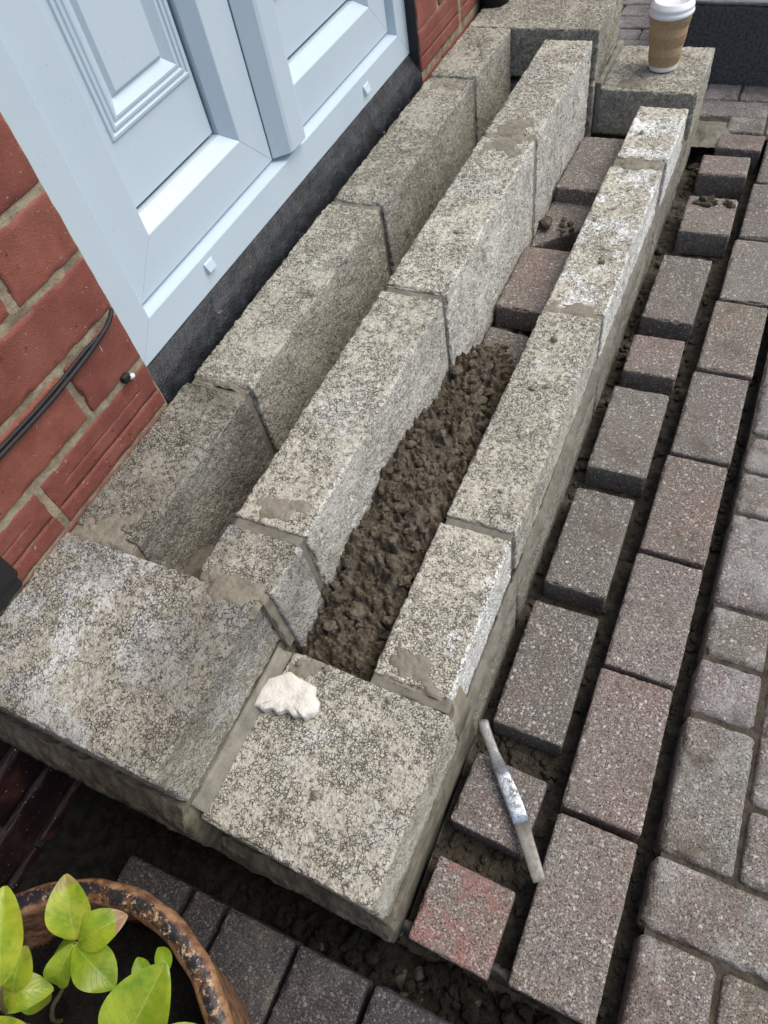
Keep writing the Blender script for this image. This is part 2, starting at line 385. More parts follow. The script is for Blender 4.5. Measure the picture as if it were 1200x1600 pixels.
def m_steel():
    g = G('worn_steel', .38, .5)
    rust = g.ramp(g.noise(90, 5, .75), .52, .60)
    c = g.mix(g.ramp(g.noise(160, 3, .7), .4, .6), (.30, .33, .37), (.48, .52, .57))
    mud = g.math('MULTIPLY', g.math('SUBTRACT', 1.0, g.cr), 1.0)
    c = g.mix(g.math('MULTIPLY', rust, .8), c, (.12, .105, .09))
    c = g.mix(g.math('MULTIPLY', g.cr, .9), c, (.17, .15, .115))
    g.base(c); mt = g.math('MULTIPLY', g.math('SUBTRACT', 1.0, rust), g.math('SUBTRACT', .85, g.math('MULTIPLY', g.cr, .7)))
    g.l(mt, g.b.inputs['Metallic']); g.bump(g.noise(200, 4, .7), .0008, .8); return g.m

MC = m_concrete(); MM = m_mortar(); MS = m_mortar('smeared_mortar', (.16, .145, .112), (.235, .215, .17), .0012)
MJ = m_mortar('sandy_mortar', (.175, .145, .10), (.32, .275, .195), .0014, .95, 240)
MP = m_paver(); MPW = m_paver('worn_paver', True)
MB = m_brick('red_brick', (.195, .064, .046), (.262, .092, .068)); MBD = m_brick('dark_brick', (.012, .007, .009), (.026, .012, .014), .5)  # MBD: much darker, smoother brick tone for the lowest wall courses
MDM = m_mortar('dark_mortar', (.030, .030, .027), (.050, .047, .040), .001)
MDM2 = m_mortar('footing_mortar', (.055, .052, .044), (.10, .095, .08), .0012)
MB2 = m_mortar('bed_mortar', (.075, .068, .050), (.145, .13, .098), .0020)
MPF = m_mortar('pale_mortar', (.165, .155, .128), (.25, .235, .195), .0012)
MSOIL = m_soil('bedding_sand', (.048, .042, .033), (.095, .082, .062), (.16, .14, .11))
MDS = m_soil('dark_soil', (.007, .007, .006), (.02, .018, .014), (.045, .04, .032))
MSAND = m_soil('damp_sand', (.070, .057, .041), (.180, .152, .113), (.33, .28, .21), .0045)
MU = m_upvc(); MBIT = m_bitumen()
MBLK = m_plain('black_plastic', (.016, .016, .018), .6, .35)
MGASK = m_plain('black_gasket', (.008, .008, .009), .7, .2)
MRIM = m_rim(); MLEAF = m_leaf(); MSTEEL = m_steel()
MCHAR = m_plain('charcoal_block', (.080, .084, .090), .85, .3, (300, .002), 0, .45, 160)
MGREY = m_plain('grey_screed', (.19, .19, .20), .9, .2, (300, .001), 0, .2, 90)
MLIME = m_plain('dry_plaster', (.66, .635, .58), .95, .1, (260, .0018), 0, .08, 120)
MTWIG = m_plain('plant_stem', (.10, .085, .04), .7, .3)

# ------------------------------------------------------------------ ground
def zbed(P):
    z = -.356 + .010 * (fbm(P, .05, 3) - .5) + .010 * (fbm(P, .012, 5, 2) - .5) + .006 * (1 - sstep(.1, .6, worley(P, .022, 7)))
    z = np.where(P[:, 1] < -.325, z - .010, z)
    return z
g_ = obj('ground', sheet('ground', -.215, .80, -.62, 1.95, .0045, zbed, MSOIL)); tag(g_, kind='structure')
far = poly_mesh('soil', [(-9, -9, -.372), (9, -9, -.372), (9, 9, -.372), (-9, 9, -.372)], [(0, 1, 2, 3)], MSOIL)
tag(obj('terrain', far), kind='structure')
# dark soil in the trench in front of the step
tr_ = sheet('soil', -.215, .62, -.60, -.318, .004, lambda P: -.346 + .018 * (fbm(P, .03, 21) - .5) + .010 * (fbm(P, .010, 25) - .5) - .012 * sstep(.0, .3, P[:, 0]), MDS)
tag(obj('trench_soil', tr_), kind='stuff', label='dark loose soil lying in the trench in front of the doorstep', cat='soil')

# ------------------------------------------------------------------ house wall
WX = -.200
wall = empty('brick_wall', (WX, .14, -.35), label='red brick house wall with sandy mortar around the white door', cat='wall')
def wpart(name, me, loc, rot=(0, 0, 0), color=None):
    o = obj(name, me, wall, Vector(loc) - wall.location, rot, color); return o
BL, BH, BT, PI_, CR = .2165, .0708, .10, .2255, .0800
def groove(V, P):
    P = P.copy()
    for zz in (.013, -.009):
        k = (np.abs(V[:, 2] - zz) < .0006) & (np.abs(V[:, 1]) < (.1 if zz < 0 else .078)) & (V[:, 0] > .045)
        P[k, 0] -= .010
    return P
bricks = [rough_box('brick_mesh', (BT, BL, BH), MB, .006, .0024, .0006, 'brick', s) for s in range(5)]
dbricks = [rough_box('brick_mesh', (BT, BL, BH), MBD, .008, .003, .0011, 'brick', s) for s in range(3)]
for q in bricks + dbricks: pass
ex = tuple(z + dz for z in (.013, -.009) for dz in (-.0009, 0, .0009)); ex = tuple(e + 0 for e in ex)
slot = [rough_box('slotted_brick_mesh', (BT, BL, .074), MB, .006, .003, .0009, 'brick', 40 + s, ((), (-.101 + BL / 2 * 0, .101), ()), None) for s in range(1)]
def slotted(seed):
    L = (BT, BL, .0735); zs = np.unique(np.round(np.concatenate([axis(L[2], .006, .003), np.array(ex)]), 5))
    V, Q = lattice(axis(L[0], .01, .003), axis(L[1], .006, .003), zs)
    P, N, edge = rounded(V, L, .003); S = P + seed * 1.37
    P = P + N * (.0009 * (1.4 * (fbm(S, .04, seed) - .5)) - edge * .0022 * sstep(.5, .85, vnoise(S, .012, seed + 71)))[:, None]
    return mesh_np('slotted_brick_mesh', groove(V, P), Q, MB)
slot = [slotted(50), slotted(51)]
half = [rough_box('half_brick_mesh', (BT, .103, BH), MB, .006, .0024, .0006, 'brick', 60 + s) for s in range(2)]
rng = random.Random(4)
def course_z(i): return .0405 + i * CR - (.0035 if i == 0 else 0)
# left of the door: wall edge at y = .140
for i in range(-5, 15):
    z = .040 + i * CR
    halfc = (i % 2 == 1)
    y = .139
    if halfc:
        wpart('brick', half[i % 2 if i > 0 else 0], (WX - BT / 2 + rng.uniform(-.001, .001), y - .0515, z), (0, 0, rng.uniform(-.004, .004)))
        y -= .113
    while y > -.86:
        yc = y - BL / 2
        if i == 0: me = slot[rng.randrange(2)]; zc = .0365
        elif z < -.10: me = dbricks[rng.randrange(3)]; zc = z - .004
        else: me = bricks[rng.randrange(5)]; zc = z + .0005
        wpart('brick', me, (WX - BT / 2 + rng.uniform(-.0012, .0012), yc, zc), (0, 0, rng.uniform(-.003, .003)))
        y -= PI_
# right of the door
for i in range(-1, 15):
    z = .040 + i * CR; y = 1.088
    if i % 2 == 1:
        wpart('brick', half[1], (WX - BT / 2, y + .0515, z)); y += .113
    while y < 2.1:
        me = bricks[rng.randrange(5)] if i != 0 else slot[rng.randrange(2)]
        wpart('brick', me, (WX - BT / 2 + rng.uniform(-.001, .001), y + BL / 2, z + (.006 if i == 0 else .0005)), (0, 0, rng.uniform(-.003, .003)))
        y += PI_ + (.008 if i == 0 else 0)
def boxes(name, L, mat):
    V = []; F = []
    for (x0, x1, y0, y1, z0, z1) in L:
        b = len(V); V += [(x, y, z) for x in (x0, x1) for y in (y0, y1) for z in (z0, z1)]
        F += [tuple(b + k for k in f) for f in ((0, 1, 3, 2), (4, 6, 7, 5), (0, 4, 5, 1), (2, 3, 7, 6), (0, 2, 6, 4), (1, 5, 7, 3))]
    return poly_mesh(name, V, F, mat)
# mortar body, seen in the joints
def core(y0, y1, z0, z1, mat, nm):
    V, Q = lattice(np.array([-.30, WX - .0020]), np.linspace(y0, y1, int((y1 - y0) / .006) + 2), np.linspace(z0, z1, int((z1 - z0) / .006) + 2))
    k = V[:, 0] > -.25; V[k, 0] += .004 * (fbm(V[k], .012, 8) - .5)
    return wpart('mortar', mesh_np(nm, V, Q, mat), wall.location * 0 if False else (0, 0, 0))
for (y0, y1, z0, z1, mat) in ((-.86, .1395, -.10, 1.24, MJ), (1.0885, 2.1, -.06, 1.24, MJ)):
    core(y0, y1, z0, z1, mat, 'mortar_mesh')
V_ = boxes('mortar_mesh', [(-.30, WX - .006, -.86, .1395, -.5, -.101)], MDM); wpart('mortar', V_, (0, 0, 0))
rest = []
for i in range(15, 31):
    z = .006 + i * CR; y = -.86 - (.11 if i % 2 else 0)
    while y < 2.1:
        if i >= 27 or y + BL < .14 or y > 1.09: rest.append((-.3, WX, y, y + BL, z, z + BH))
        y += PI_
for i in range(-5, 31):
    z = .006 + i * CR
    for k in range(6):
        y = -.88 - (k + 1) * PI_ - (.11 if i % 2 else 0); rest.append((-.3, WX, y, y + BL, z, z + BH))
o = wpart('brick_courses', boxes('brick_courses', rest, MB), (0, 0, 0)); o['kind'] = 'stuff'
o = wpart('mortar', boxes('mortar_mesh', [(-.30, WX - .006, -2.4, .1395, 1.2405, 2.5), (-.30, WX - .006, 1.0885, 2.1, 1.2405, 2.5), (-.30, WX - .006, .14, 1.088, 2.11, 2.5), (-.30, WX - .006, -2.4, -.861, -.5, 1.24)], MJ), (0, 0, 0))

# ------------------------------------------------------------------ door
door = empty('patio_door', (-.222, .148, .047), label='white plastic double door with moulded panels, seen from its bottom rail up', cat='door')
def dpart(name, me, parent=None):
    if parent is None:
        return obj(name, me, door, -door.location)
    return obj(name, me, parent)
def frame_ring(name, y0, y1, z0, z1, prof, mat, parent=None, names=('sill_rail', 'jamb', 'jamb', 'head_rail'), sides=(0, 1, 2, 3), gap=.00035):
    """mitred frame in the y-z plane, prof = [(inset, x), ...]; each side its own mesh"""
    outs = []
    for s in sides:
        V = []; F = []
        for (w, x) in prof:
            a = [(y0 + w + gap, z0 + w), (y1 - w - gap, z0 + w)], [(y0 + w, z1 - w - gap), (y0 + w, z0 + w + gap)], [(y1 - w, z0 + w + gap), (y1 - w, z1 - w - gap)], [(y1 - w - gap, z1 - w), (y0 + w + gap, z1 - w)]
            (ya, za), (yb, zb) = a[s]
            V += [(x, ya, za), (x, yb, zb)]
        n = len(prof)
        for i in range(n - 1): F.append((2 * i, 2 * i + 1, 2 * i + 3, 2 * i + 2))
        # back
        b = len(V); xb = min(x for _, x in prof) - .02
        V += [(xb, *V[0][1:]), (xb, *V[1][1:]), (xb, *V[2 * n - 2][1:]), (xb, *V[2 * n - 1][1:])]
        F += [(0, b, b + 1, 1), (2 * n - 2, 2 * n - 1, b + 3, b + 2), (b, b + 2, b + 3, b + 1)]
        F += [tuple([b] + [2 * i for i in range(n)] + [b + 2])[::-1], tuple([b + 1] + [2 * i + 1 for i in range(n)] + [b + 3])]
        me = poly_mesh(name + '_mesh', V, F, mat)
        import bmesh
        bm = bmesh.new(); bm.from_mesh(me); bmesh.ops.recalc_face_normals(bm, faces=bm.faces)
        bm.to_mesh(me); bm.free()
        outs.append(dpart(names[s], me))
    return outs
ZT = 2.06
fr = frame_ring('frame', .146, 1.088, .047, ZT + .06, [(0, -.222), (.001, -.2215), (.0495, -.2215), (.0512, -.2225), (.0575, -.241), (.0595, -.241)], MU)
dpart('gasket', boxes('gasket_mesh', [(-.300, -.2745, .19, 1.045, .1035, ZT)], MGASK))
lsash = frame_ring('sash', .2062, .5705, .1082, ZT - .01, [(0, -.237), (.0008, -.2352), (.063, -.2352), (.0645, -.236), (.080, -.2555), (.0805, -.262)], MU, None, ('bottom_rail', 'stile', 'stile', 'top_rail'))
rsash = frame_ring('sash', .5745, 1.0285, .1082, ZT - .01, [(0, -.237), (.0008, -.2352), (.063, -.2352), (.0645, -.236), (.080, -.2555), (.0805, -.262)], MU, None, ('bottom_rail', 'stile', 'stile', 'top_rail'))
# meeting cover strip
V = []; F = []
prof = [(-.234, .5725), (-.2165, .590), (-.2125, .594), (-.2105, .600), (-.2105, .640), (-.2125, .644), (-.234, .647)]
for z in (.1095, ZT - .02): V += [(x, y, z) for x, y in prof]
n = len(prof); F = [(i, i + 1, n + i + 1, n + i) for i in range(n - 1)] + [tuple(range(n))[::-1], tuple(range(n, 2 * n)), (n - 1, 0, n, 2 * n - 1)]
me = poly_mesh('cover_strip_mesh', V, F, MU)
import bmesh
bm = bmesh.new(); bm.from_mesh(me); bmesh.ops.recalc_face_normals(bm, faces=bm.faces); bm.to_mesh(me); bm.free()
dpart('cover_strip', me)
def panel(y0, y1, z0, z1, mz0, mz1, my0, my1):
    X = -.2620; V = []; F = []
    loops = [(y0, y1, z0, z1, X), (my0, my1, mz0, mz1, X)]
    w = 0
    for (dw, dx) in ((.0015, .0028), (.005, .0033), (.0065, .0012), (.0085, .0005), (.0100, .0030), (.0135, .0034), (.015, .0012), (.0165, .0004), (.0185, .0026), (.022, .003), (.035, -.0060), (.0360, -.0062), (.0410, -.0012), (.042, -.001)):
        loops.append((my0 + dw, my1 - dw, mz0 + dw, mz1 - dw, X + dx))
    # raised field in the middle
    loops.append((my0 + .046, my1 - .046, mz0 + .046, mz1 - .046, X - .0010))
    for (a, b, c, d_, x) in loops: V += [(x, a, c), (x, b, c), (x, b, d_), (x, a, d_)]
    for i in range(len(loops) - 1):
        for k in range(4): F.append((4 * i + k, 4 * i + (k + 1) % 4, 4 * i + 4 + (k + 1) % 4, 4 * i + 4 + k))
    F.append(tuple(4 * (len(loops) - 1) + k for k in range(4)))
    return poly_mesh('panel_mesh', V, F, MU)
dpart('panel', panel(.2885, .4845, .1935, 1.93, .274, .93, .303, .480))
dpart('panel', panel(.6580, .945, .1935, 1.93, .274, .93, .690, .913))
for (y, z) in ((.338, .079), (.884, .072)):
    V = [(-.221, y - .011, z - .007), (-.221, y + .011, z - .007), (-.221, y + .011, z + .009), (-.221, y - .011, z + .009),
         (-.2150, y - .0085, z - .005), (-.2150, y + .0085, z - .005), (-.2192, y + .0085, z + .007), (-.2192, y - .0085, z + .007)]
    dpart('drainage_cap', poly_mesh('drainage_cap_mesh', V, [(3, 2, 1, 0), (4, 5, 6, 7), (0, 1, 5, 4), (1, 2, 6, 5), (2, 3, 7, 6), (3, 0, 4, 7)], MU))
# black bitumen strip below the frame and up the right reveal
prof = [(-.245, .046), (-.2235, .0458), (-.221, .0435), (-.2145, .034), (-.2075, .025), (-.2045, .018), (-.2015, .008), (-.2005, -.004), (-.200, -.03), (-.245, -.03)]
st = empty('damp_proof_strip', (-.21, .14, 0), label='black bitumen painted strip between the white door frame and the concrete blocks', cat='damp proofing')
obj('sill_strip', prism('sill_strip_mesh', prof, .1405, 1.0875, MBIT, 300, .0026, 3, True, .0012, 3), st, -st.location)
obj('reveal_strip', boxes('reveal_strip_mesh', [(-.2225, -.2012, 1.0845, 1.0883, .028, 2.1)], MBIT), st, -st.location)

stk = rough_box('streak_mesh', (.0016, .0016, .034), m_plain('old_paint', (.62, .60, .55), .8, .2), .002, .0006, .0003, 'paver', 3)
wpart('paint_streak', stk, (WX, .0925, .1265), (R(-4), 0, 0))
# cable and clip on the wall
cab = [(-.1985, -.40, .148), (-.1955, -.25, .147), (-.194, -.12, .1465), (-.194, -.088, .1465), (-.1935, -.02, .146), (-.1935, .023, .1475), (-.1935, .07, .151), (-.194, .104, .1555), (-.196, .122, .159), (-.1995, .134, .163), (-.206, .137, .1645)]
def smooth_pts(p, k=4):
    out = []; p = [Vector(q) for q in p]
    for i in range(len(p) - 1):
        a = p[max(i - 1, 0)]; b = p[i]; c = p[i + 1]; e = p[min(i + 2, len(p) - 1)]
        for j in range(k):
            t = j / k; out.append(.5 * ((2 * b) + (-a + c) * t + (2 * a - 5 * b + 4 * c - e) * t * t + (-a + 3 * b - 3 * c + e) * t ** 3))
    out.append(p[-1]); return out
c0 = empty('wall_cable', cab[0], label='black cable running along the mortar joint of the red brick wall', cat='cable')
obj('cable', tube('cable_mesh', smooth_pts(cab), .0027, MBLK, 10), c0, -c0.location)
obj('cable', tube('cable_mesh', smooth_pts([(x - .002, y, z + .0052 - .006 * (y > .1)) for x, y, z in cab[:-2]]), .0022, MBLK, 8), c0, -c0.location)
cl = empty('cable_clip', (-.198, .100, .084), label='small black and white cable clip stuck on the mortar below the cable', cat='clip')
obj('clip_body', rough_box('clip_mesh', (.010, .012, .010), MBLK, .003, .002, .0012, 'paver', 5), cl)
obj('plug', rough_box('plug_mesh', (.007, .008, .007), m_plain('white_plug', (.7, .7, .7), .6, .3), .003, .002, .0012, 'paver', 6), cl, (.001, .009, -.006))

# downpipes
p1 = empty('drainpipe', (-.200, -.205, .002), label='black square drainpipe at the left edge, standing beside the brick wall', cat='pipe')
obj('pipe', rough_box('pipe_mesh', (.066, .070, 1.2), MBLK, .012, .006, .0004, 'brick', 3), p1, (-.026, 0, .600))
obj('collar', rough_box('collar_mesh', (.074, .078, .05), MBLK, .01, .005, .0004, 'brick', 4), p1, (-.026, 0, .045))
p2 = empty('drainpipe', (-.172, 1.455, -.02), label='black round drainpipe on the brick wall behind the far upper slab', cat='pipe')
obj('pipe', lathe('pipe_mesh', [(0, 0), (.034, 0), (.034, 1.4), (0, 1.4)], MBLK, 32, None, True), p2)
obj('bracket', lathe('bracket_mesh', [(.034, .05), (.038, .052), (.038, .075), (.034, .077)], m_plain('grey_plastic', (.5, .5, .5), .4), 32), p2)

# ------------------------------------------------------------------ the block step
step = empty('block_doorstep', (.06, .6, -.35), label='half built doorstep of grey concrete blocks in three long rows with mortar joints', cat='doorstep')
def spart(name, me, loc, rot=(0, 0, 0), color=None, parent=step):
    return obj(name, me, parent, Vector(loc) - step.location, rot, color)
def block(x0, x1, y0, y1, z0, z1, color, seed, cell=.003, amp=.0011, r=.0035, rz=0, rx=0, ry=0, side=1):
    L = (x1 - x0, y1 - y0, z1 - z0)
    me = rough_box('block_mesh', L, MC, cell, r, amp, 'concrete', seed)
    return spart('concrete_block', me, ((x0 + x1) / 2, (y0 + y1) / 2, (z0 + z1) / 2), (rx, ry, rz), (*color, side))
LO = -.215
# row beside the wall          (lime, brightness, dirt)
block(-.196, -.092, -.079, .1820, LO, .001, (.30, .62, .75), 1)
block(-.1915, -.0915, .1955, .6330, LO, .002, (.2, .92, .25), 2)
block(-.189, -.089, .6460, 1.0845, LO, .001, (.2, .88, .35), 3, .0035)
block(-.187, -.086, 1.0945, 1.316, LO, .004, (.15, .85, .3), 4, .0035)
# middle row
block(0, .1, -.079, -.010, -.20, 0, (1.0, .92, .8), 5, side=.1)
block(0, .1, .0015, .4390, LO, 0, (.55, 1.06, .30), 6, side=.6)
block(.0, .1, .4520, .8880, LO, 0, (.45, 1.10, .25), 7, side=.6)
block(.001, .101, .9000, 1.276, LO, 0, (.5, 1.06, .22), 8, .0035, side=.55)
# front row
block(.2020, .3020, -.081, .1480, -.224, -.124, (.75, 1.12, .12), 9, .0028, .0014, rz=.008, side=.0)
block(.2040, .3040, .1605, .6000, -.224, -.124, (.55, 1.08, .32), 10, rz=-.002)
block(.2070, .3070, .6100, 1.0440, -.224, -.124, (1.2, 1.18, .15), 11, .0032, side=.15)
block(.2110, .3110, 1.076, 1.280, -.224, -.124, (1.7, 1.15, .0), 12, .0035, side=.0)
# near slabs laid flat
block(-.199, .0880, -.300, -.0895, -.1, 0, (1.8, .82, .85), 13, rx=.0)
block(.0950, .3110, -.3080, -.0945, -.224, -.124, (.45, 1.0, .28), 14, rz=-.030)
# far slabs
block(-.190, .1020, 1.3260, 1.5400, -.1, 0, (.2, .90, .3), 15, .004)
block(.1100, .3170, 1.3430, 1.5580, -.224, -.124, (.3, .95, .35), 16, .004)
block(-.190, .1000, 1.3290, 1.5400, -.325, -.112, (.1, .8, .5), 17, .006)
block(.1100, .3150, 1.3460, 1.5580, -.34, -.2345, (.1, .8, .5), 18, .006)
# lower course seen on the front and on the right side
for i, (a, b) in enumerate(((-.2, .132), (.142, .582), (.592, 1.032), (1.042, 1.3430))):
    block(.2130, .3135, a, b, -.44, -.2345, (.25, .72, .55), 20 + i, .004)
block(-.198, .0500, -.3170, -.212, -.44, -.112, (.1, .85, .6), 26, .005)
block(.0600, .2120, -.3180, -.212, -.44, -.2345, (.1, .85, .6), 27, .005)
block(.2130, .3135, -.3160, -.211, -.44, -.2345, (.1, .85, .6), 28, .005)
block(-.192, -.092, -.07, 1.32, -.44, -.226, (.1, .7, .6), 29, .012)
block(0, .1, -.07, 1.28, -.44, -.226, (.1, .7, .6), 30, .012)
# mortar joints: (box), recess is built into the sizes
def joint(x0, x1, y0, y1, z0, z1, seed, mat=MM, amp=.0008, cell=.004, r=.0012):
    me = rough_box('joint_mesh', (x1 - x0, y1 - y0, z1 - z0), mat, cell, r, amp, 'brick', seed)
    return spart('mortar_joint', me, ((x0 + x1) / 2, (y0 + y1) / 2, (z0 + z1) / 2))
joint(-.190, -.0970, .181, .197, LO, -.0045, 1)
joint(-.190, -.0955, .632, .647, LO, -.0030, 2)
joint(-.186, -.0900, 1.082, 1.097, LO, -.0010, 3, MS)
joint(-.186, -.0900, 1.314, 1.329, LO, -.0030, 4, MS)
joint(.003, .0955, -.013, .004, LO, -.0040, 5)
joint(.003, .0950, .4370, .4540, LO, -.0050, 6)
joint(.003, .0985, .8860, .9020, LO, -.0012, 7, MS)
joint(.2060, .2990, .1460, .1620, -.224, -.1290, 8)
joint(.2080, .3020, .5980, .6120, -.224, -.1285, 9)
joint(.2100, .3060, 1.0420, 1.0780, -.224, -.1275, 10, MS, .0025)
joint(.003, .0950, -.0920, -.0770, -.12, -.0030, 11, MS)
joint(-.192, -.0950, -.0920, -.0770, LO, -.0010, 12, MS)
joint(.205, .3060, -.0960, -.0790, -.224, -.1280, 13)
joint(.0870, .0985, -.2970, -.0960, -.224, -.1230, 14, MPF, .0012)
bed = prism('bed_mesh', [(.0, -.34), (.301, -.34), (.325, -.26), (.326, -.185), (.327, -.135), (.321, -.112), (.306, -.088), (.300, -.092), (.0, -.11)][::-1], 0, .287, MB2, 130, .0045, 15, True, .0022, 6)
ob = spart('mortar_bed', bed, (.088, 0, -.004), (0, 0, R(90)))
ob.matrix_local = Matrix.Translation(Vector((-.199, 0, 0)) - step.location) @ Matrix(((0, 1, 0, 0), (-1, 0, 0, 0), (0, 0, 1, 0), (0, 0, 0, 1)))
bed = prism('bed_mesh', [(.05, -.34), (.301, -.34), (.3255, -.30), (.3262, -.262), (.325, -.245), (.318, -.226), (.309, -.214), (.305, -.218), (.05, -.235)][::-1], 0, .226, MB2, 110, .0035, 17, True, .0020, 6)
ob = spart('mortar_bed', bed, (.088, 0, -.004), (0, 0, R(90)))
ob.matrix_local = Matrix.Translation(Vector((.0885, 0, 0)) - step.location) @ Matrix(((0, 1, 0, 0), (-1, 0, 0, 0), (0, 0, 1, 0), (0, 0, 0, 1)))
joint(.1000, .1120, 1.3440, 1.5550, -.224, -.1120, 16, MPF, .0015)
joint(.1050, .3100, -.3095, -.2150, -.238, -.2225, 17, MDM2, .006)
joint(.2150, .3115, -.2900, 1.3500, -.236, -.2225, 18, MM, .004)
joint(-.19, .31, 1.3480, 1.55, -.236, -.2225, 19, MDM, .002)
for yy in (.137, .587, 1.037): joint(.2150, .3110, yy - .0065, yy + .0065, -.44, -.2355, 30 + int(yy * 10), MM)
# fillet left by the trowel between the lower slab and the upper one
V = []
fil = prism('fillet_mesh', [(.0886, -.100), (.0910, -.111), (.0960, -.1205), (.0990, -.1240), (.0990, -.130), (.0886, -.130)], -.2985, -.10, MPF, 40, .0008, 7, True)
spart('mortar_fillet', fil, (0, 0, 0))
fil = prism('fillet_mesh', [(.3060, -.214), (.3120, -.224), (.3155, -.236), (.3140, -.247), (.3100, -.249), (.3020, -.216)], -.306, 1.34, MM, 600, .0030, 9, True, .0014, 3)
spart('mortar_fillet', fil, (0, 0, 0))
# wedge of mortar against the outer face at the near end of the front row
fil = prism('fillet_mesh', [(.3030, -.150), (.3100, -.190), (.3135, -.232), (.3000, -.235), (.2990, -.152)], -.094, -.050, MS, 20, .0015, 12, True)
spart('mortar_fillet', fil, (0, 0, 0))
# thin trowelled smears lying on the blocks; where they thin out they sink under the rough top
def smear(x0, x1, y0, y1, ztop, seed, th=.004, mat=MS, thr=.5, fn=None):
    cx, cy, hx, hy = (x0 + x1) / 2, (y0 + y1) / 2, (x1 - x0) / 2, (y1 - y0) / 2
    def zf(P):
        rr = np.maximum(np.abs(P[:, 0] - cx) / hx, np.abs(P[:, 1] - cy) / hy) if fn is None else fn(P)
        n = fbm(P, .02, seed) - .5
        return ztop - .004 + (th * .55 + .004) * sstep(1.0, .40, rr + n * 1.3) + .0016 * (fbm(P, .006, seed + 3) - .5) + .0012 * (vnoise(P, .003, seed + 8) - .5)
    spart('mortar_smear', sheet('smear_mesh', x0 + .001, x1 - .001, y0, y1, .0016, zf, mat), (0, 0, 0))
smear(.208, .3, -.085, -.030, -.124, 3, .0035)
smear(.003, .097, .822, .905, 0, 4, .0022)
smear(.003, .097, .885, .975, 0, 5, .0030)
smear(.210, .304, 1.03, 1.085, -.124, 6, .004)
smear(-.19, -.094, -.10, -.015, 0, 7, .004)
smear(.003, .095, -.112, -.066, 0, 8, .0025)
smear(-.188, -.094, 1.035, 1.098, 0, 9, .0028)
smear(.003, .09, .002, .050, 0, 10, .0016)
smear(-.19, -.0935, .188, .222, 0, 11, .0018)
smear(.10, .145, -.130, -.094, -.124, 12, .003)
smear(.205, .305, .588, .632, -.124, 13, .0018)
smear(.13, .20, 1.345, 1.40, -.124, 14, .002)
smear(-.14, -.10, .315, .36, 0, 15, .0012)
# mortar stain run down beside the joint in front of the left slab
# crumbs of mortar on top of the blocks
rs = np.random.RandomState(5)
pts = []; siz = []
def crumbs(x0, x1, y0, y1, z, n, s0=.0008, s1=.0022):
    for _ in range(n):
        pts.append((rs.uniform(x0, x1), rs.uniform(y0, y1), z)); siz.append(s0 + (s1 - s0) * rs.rand() ** 3)
crumbs(.205, .3, -.07, 1.03, -.1235, 60); crumbs(.0, .1, 0, 1.25, .0008, 70); crumbs(-.19, -.09, -.05, 1.3, .0015, 60)
crumbs(-.19, .08, -.29, -.1, .0008, 60); crumbs(.1, .31, -.3, -.1, -.1235, 40); crumbs(.12, .31, 1.35, 1.53, -.1235, 20)
for (x, y, s) in ((.247, .53, .006), (.262, .22, .004), (.25, .90, .0045), (.268, .74, .0065), (.245, .42, .005), (.265, .43, .003), (.225, .86, .004), (.24, 1.17, .005)):
    pts.append((x, y, -.1235 + s * .3)); siz.append(s)
pts += [(-.125, 1.23, .003), (-.108, 1.19, .003), (-.14, 1.19, .003), (.205, -.235, -.122), (.06, .60, .001), (.04, .55, .001), (.238, -.108, -.121), (.15, -.10, -.121), (.115, -.105, -.121)]
siz += [.007, .006, .006, .005, .004, .003, .005, .004, .004]
tag(obj('mortar_crumbs', lumps('crumbs', pts, siz, MS, 3, .6)), kind='stuff', label='small crumbs of mortar scattered over the tops of the blocks', cat='crumbs')

# strip of hard mortar that edges the trench
hs = prism('edging_mesh', [(.004, -.36), (.002, -.324), (-.003, -.316), (-.009, -.3175), (-.0125, -.325), (-.014, -.36)], 0, .74, MDM2, 300, .0065, 4, True, .002, 3)
e = obj('mortar_edging', hs, None, (-.205, -.309, -.003), (0, 0, R(-90))); tag(e, kind='structure')

# piece of dry plaster on the lower slab
ol = [(.0835, -.1775), (.0795, -.160), (.0830, -.143), (.0885, -.1365), (.098, -.1285), (.108, -.1235), (.120, -.1255), (.134, -.1270), (.1440, -.1290), (.1490, -.1370), (.1560, -.1440), (.1600, -.1530), (.1590, -.1605), (.1520, -.1625), (.1500, -.1680), (.1440, -.1650), (.1360, -.1690), (.1250, -.1665), (.117, -.1740), (.1080, -.1700), (.0990, -.1770), (.0900, -.1740)]
c = np.mean(ol, 0); V = []; F = []; n = len(ol)
rings = ((1.0, 0), (1.03, .003), (1.0, .0090), (.95, .0115), (.78, .0130), (.5, .0140), (.25, .0130))
for (s, z) in rings:
    for k, p in enumerate(ol):
        q = c + (np.array(p) - c) * s * (1 + .03 * math.sin(k * 2.3 + s * 9)); V.append((q[0] - c[0], q[1] - c[1], z))
V = np.array(V); V[:, 2] += np.where(V[:, 2] > .004, .005 * (fbm(V + 3, .012, 4) - .5) + .03 * np.clip(V[:, 0], -1, .02) * 0, 0)
F = [(j * n + k, j * n + (k + 1) % n, (j + 1) * n + (k + 1) % n, (j + 1) * n + k) for j in range(len(rings) - 1) for k in range(n)]
F += [tuple(range(n))[::-1], tuple((len(rings) - 1) * n + k for k in range(n))]
me = poly_mesh('plaster_mesh', V, F, MLIME, True)
bm = bmesh.new(); bm.from_mesh(me); bmesh.ops.recalc_face_normals(bm, faces=bm.faces)
bmesh.ops.subdivide_edges(bm, edges=bm.edges[:], cuts=1, use_grid_fill=True)
for v in bm.verts:
    k = float(fbm(np.array([[v.co.x, v.co.y, v.co.z]]) + 5, .008, 11)[0] - .5); v.co += Vector((k, -k, k)) * .0034
bm.to_mesh(me); bm.free()
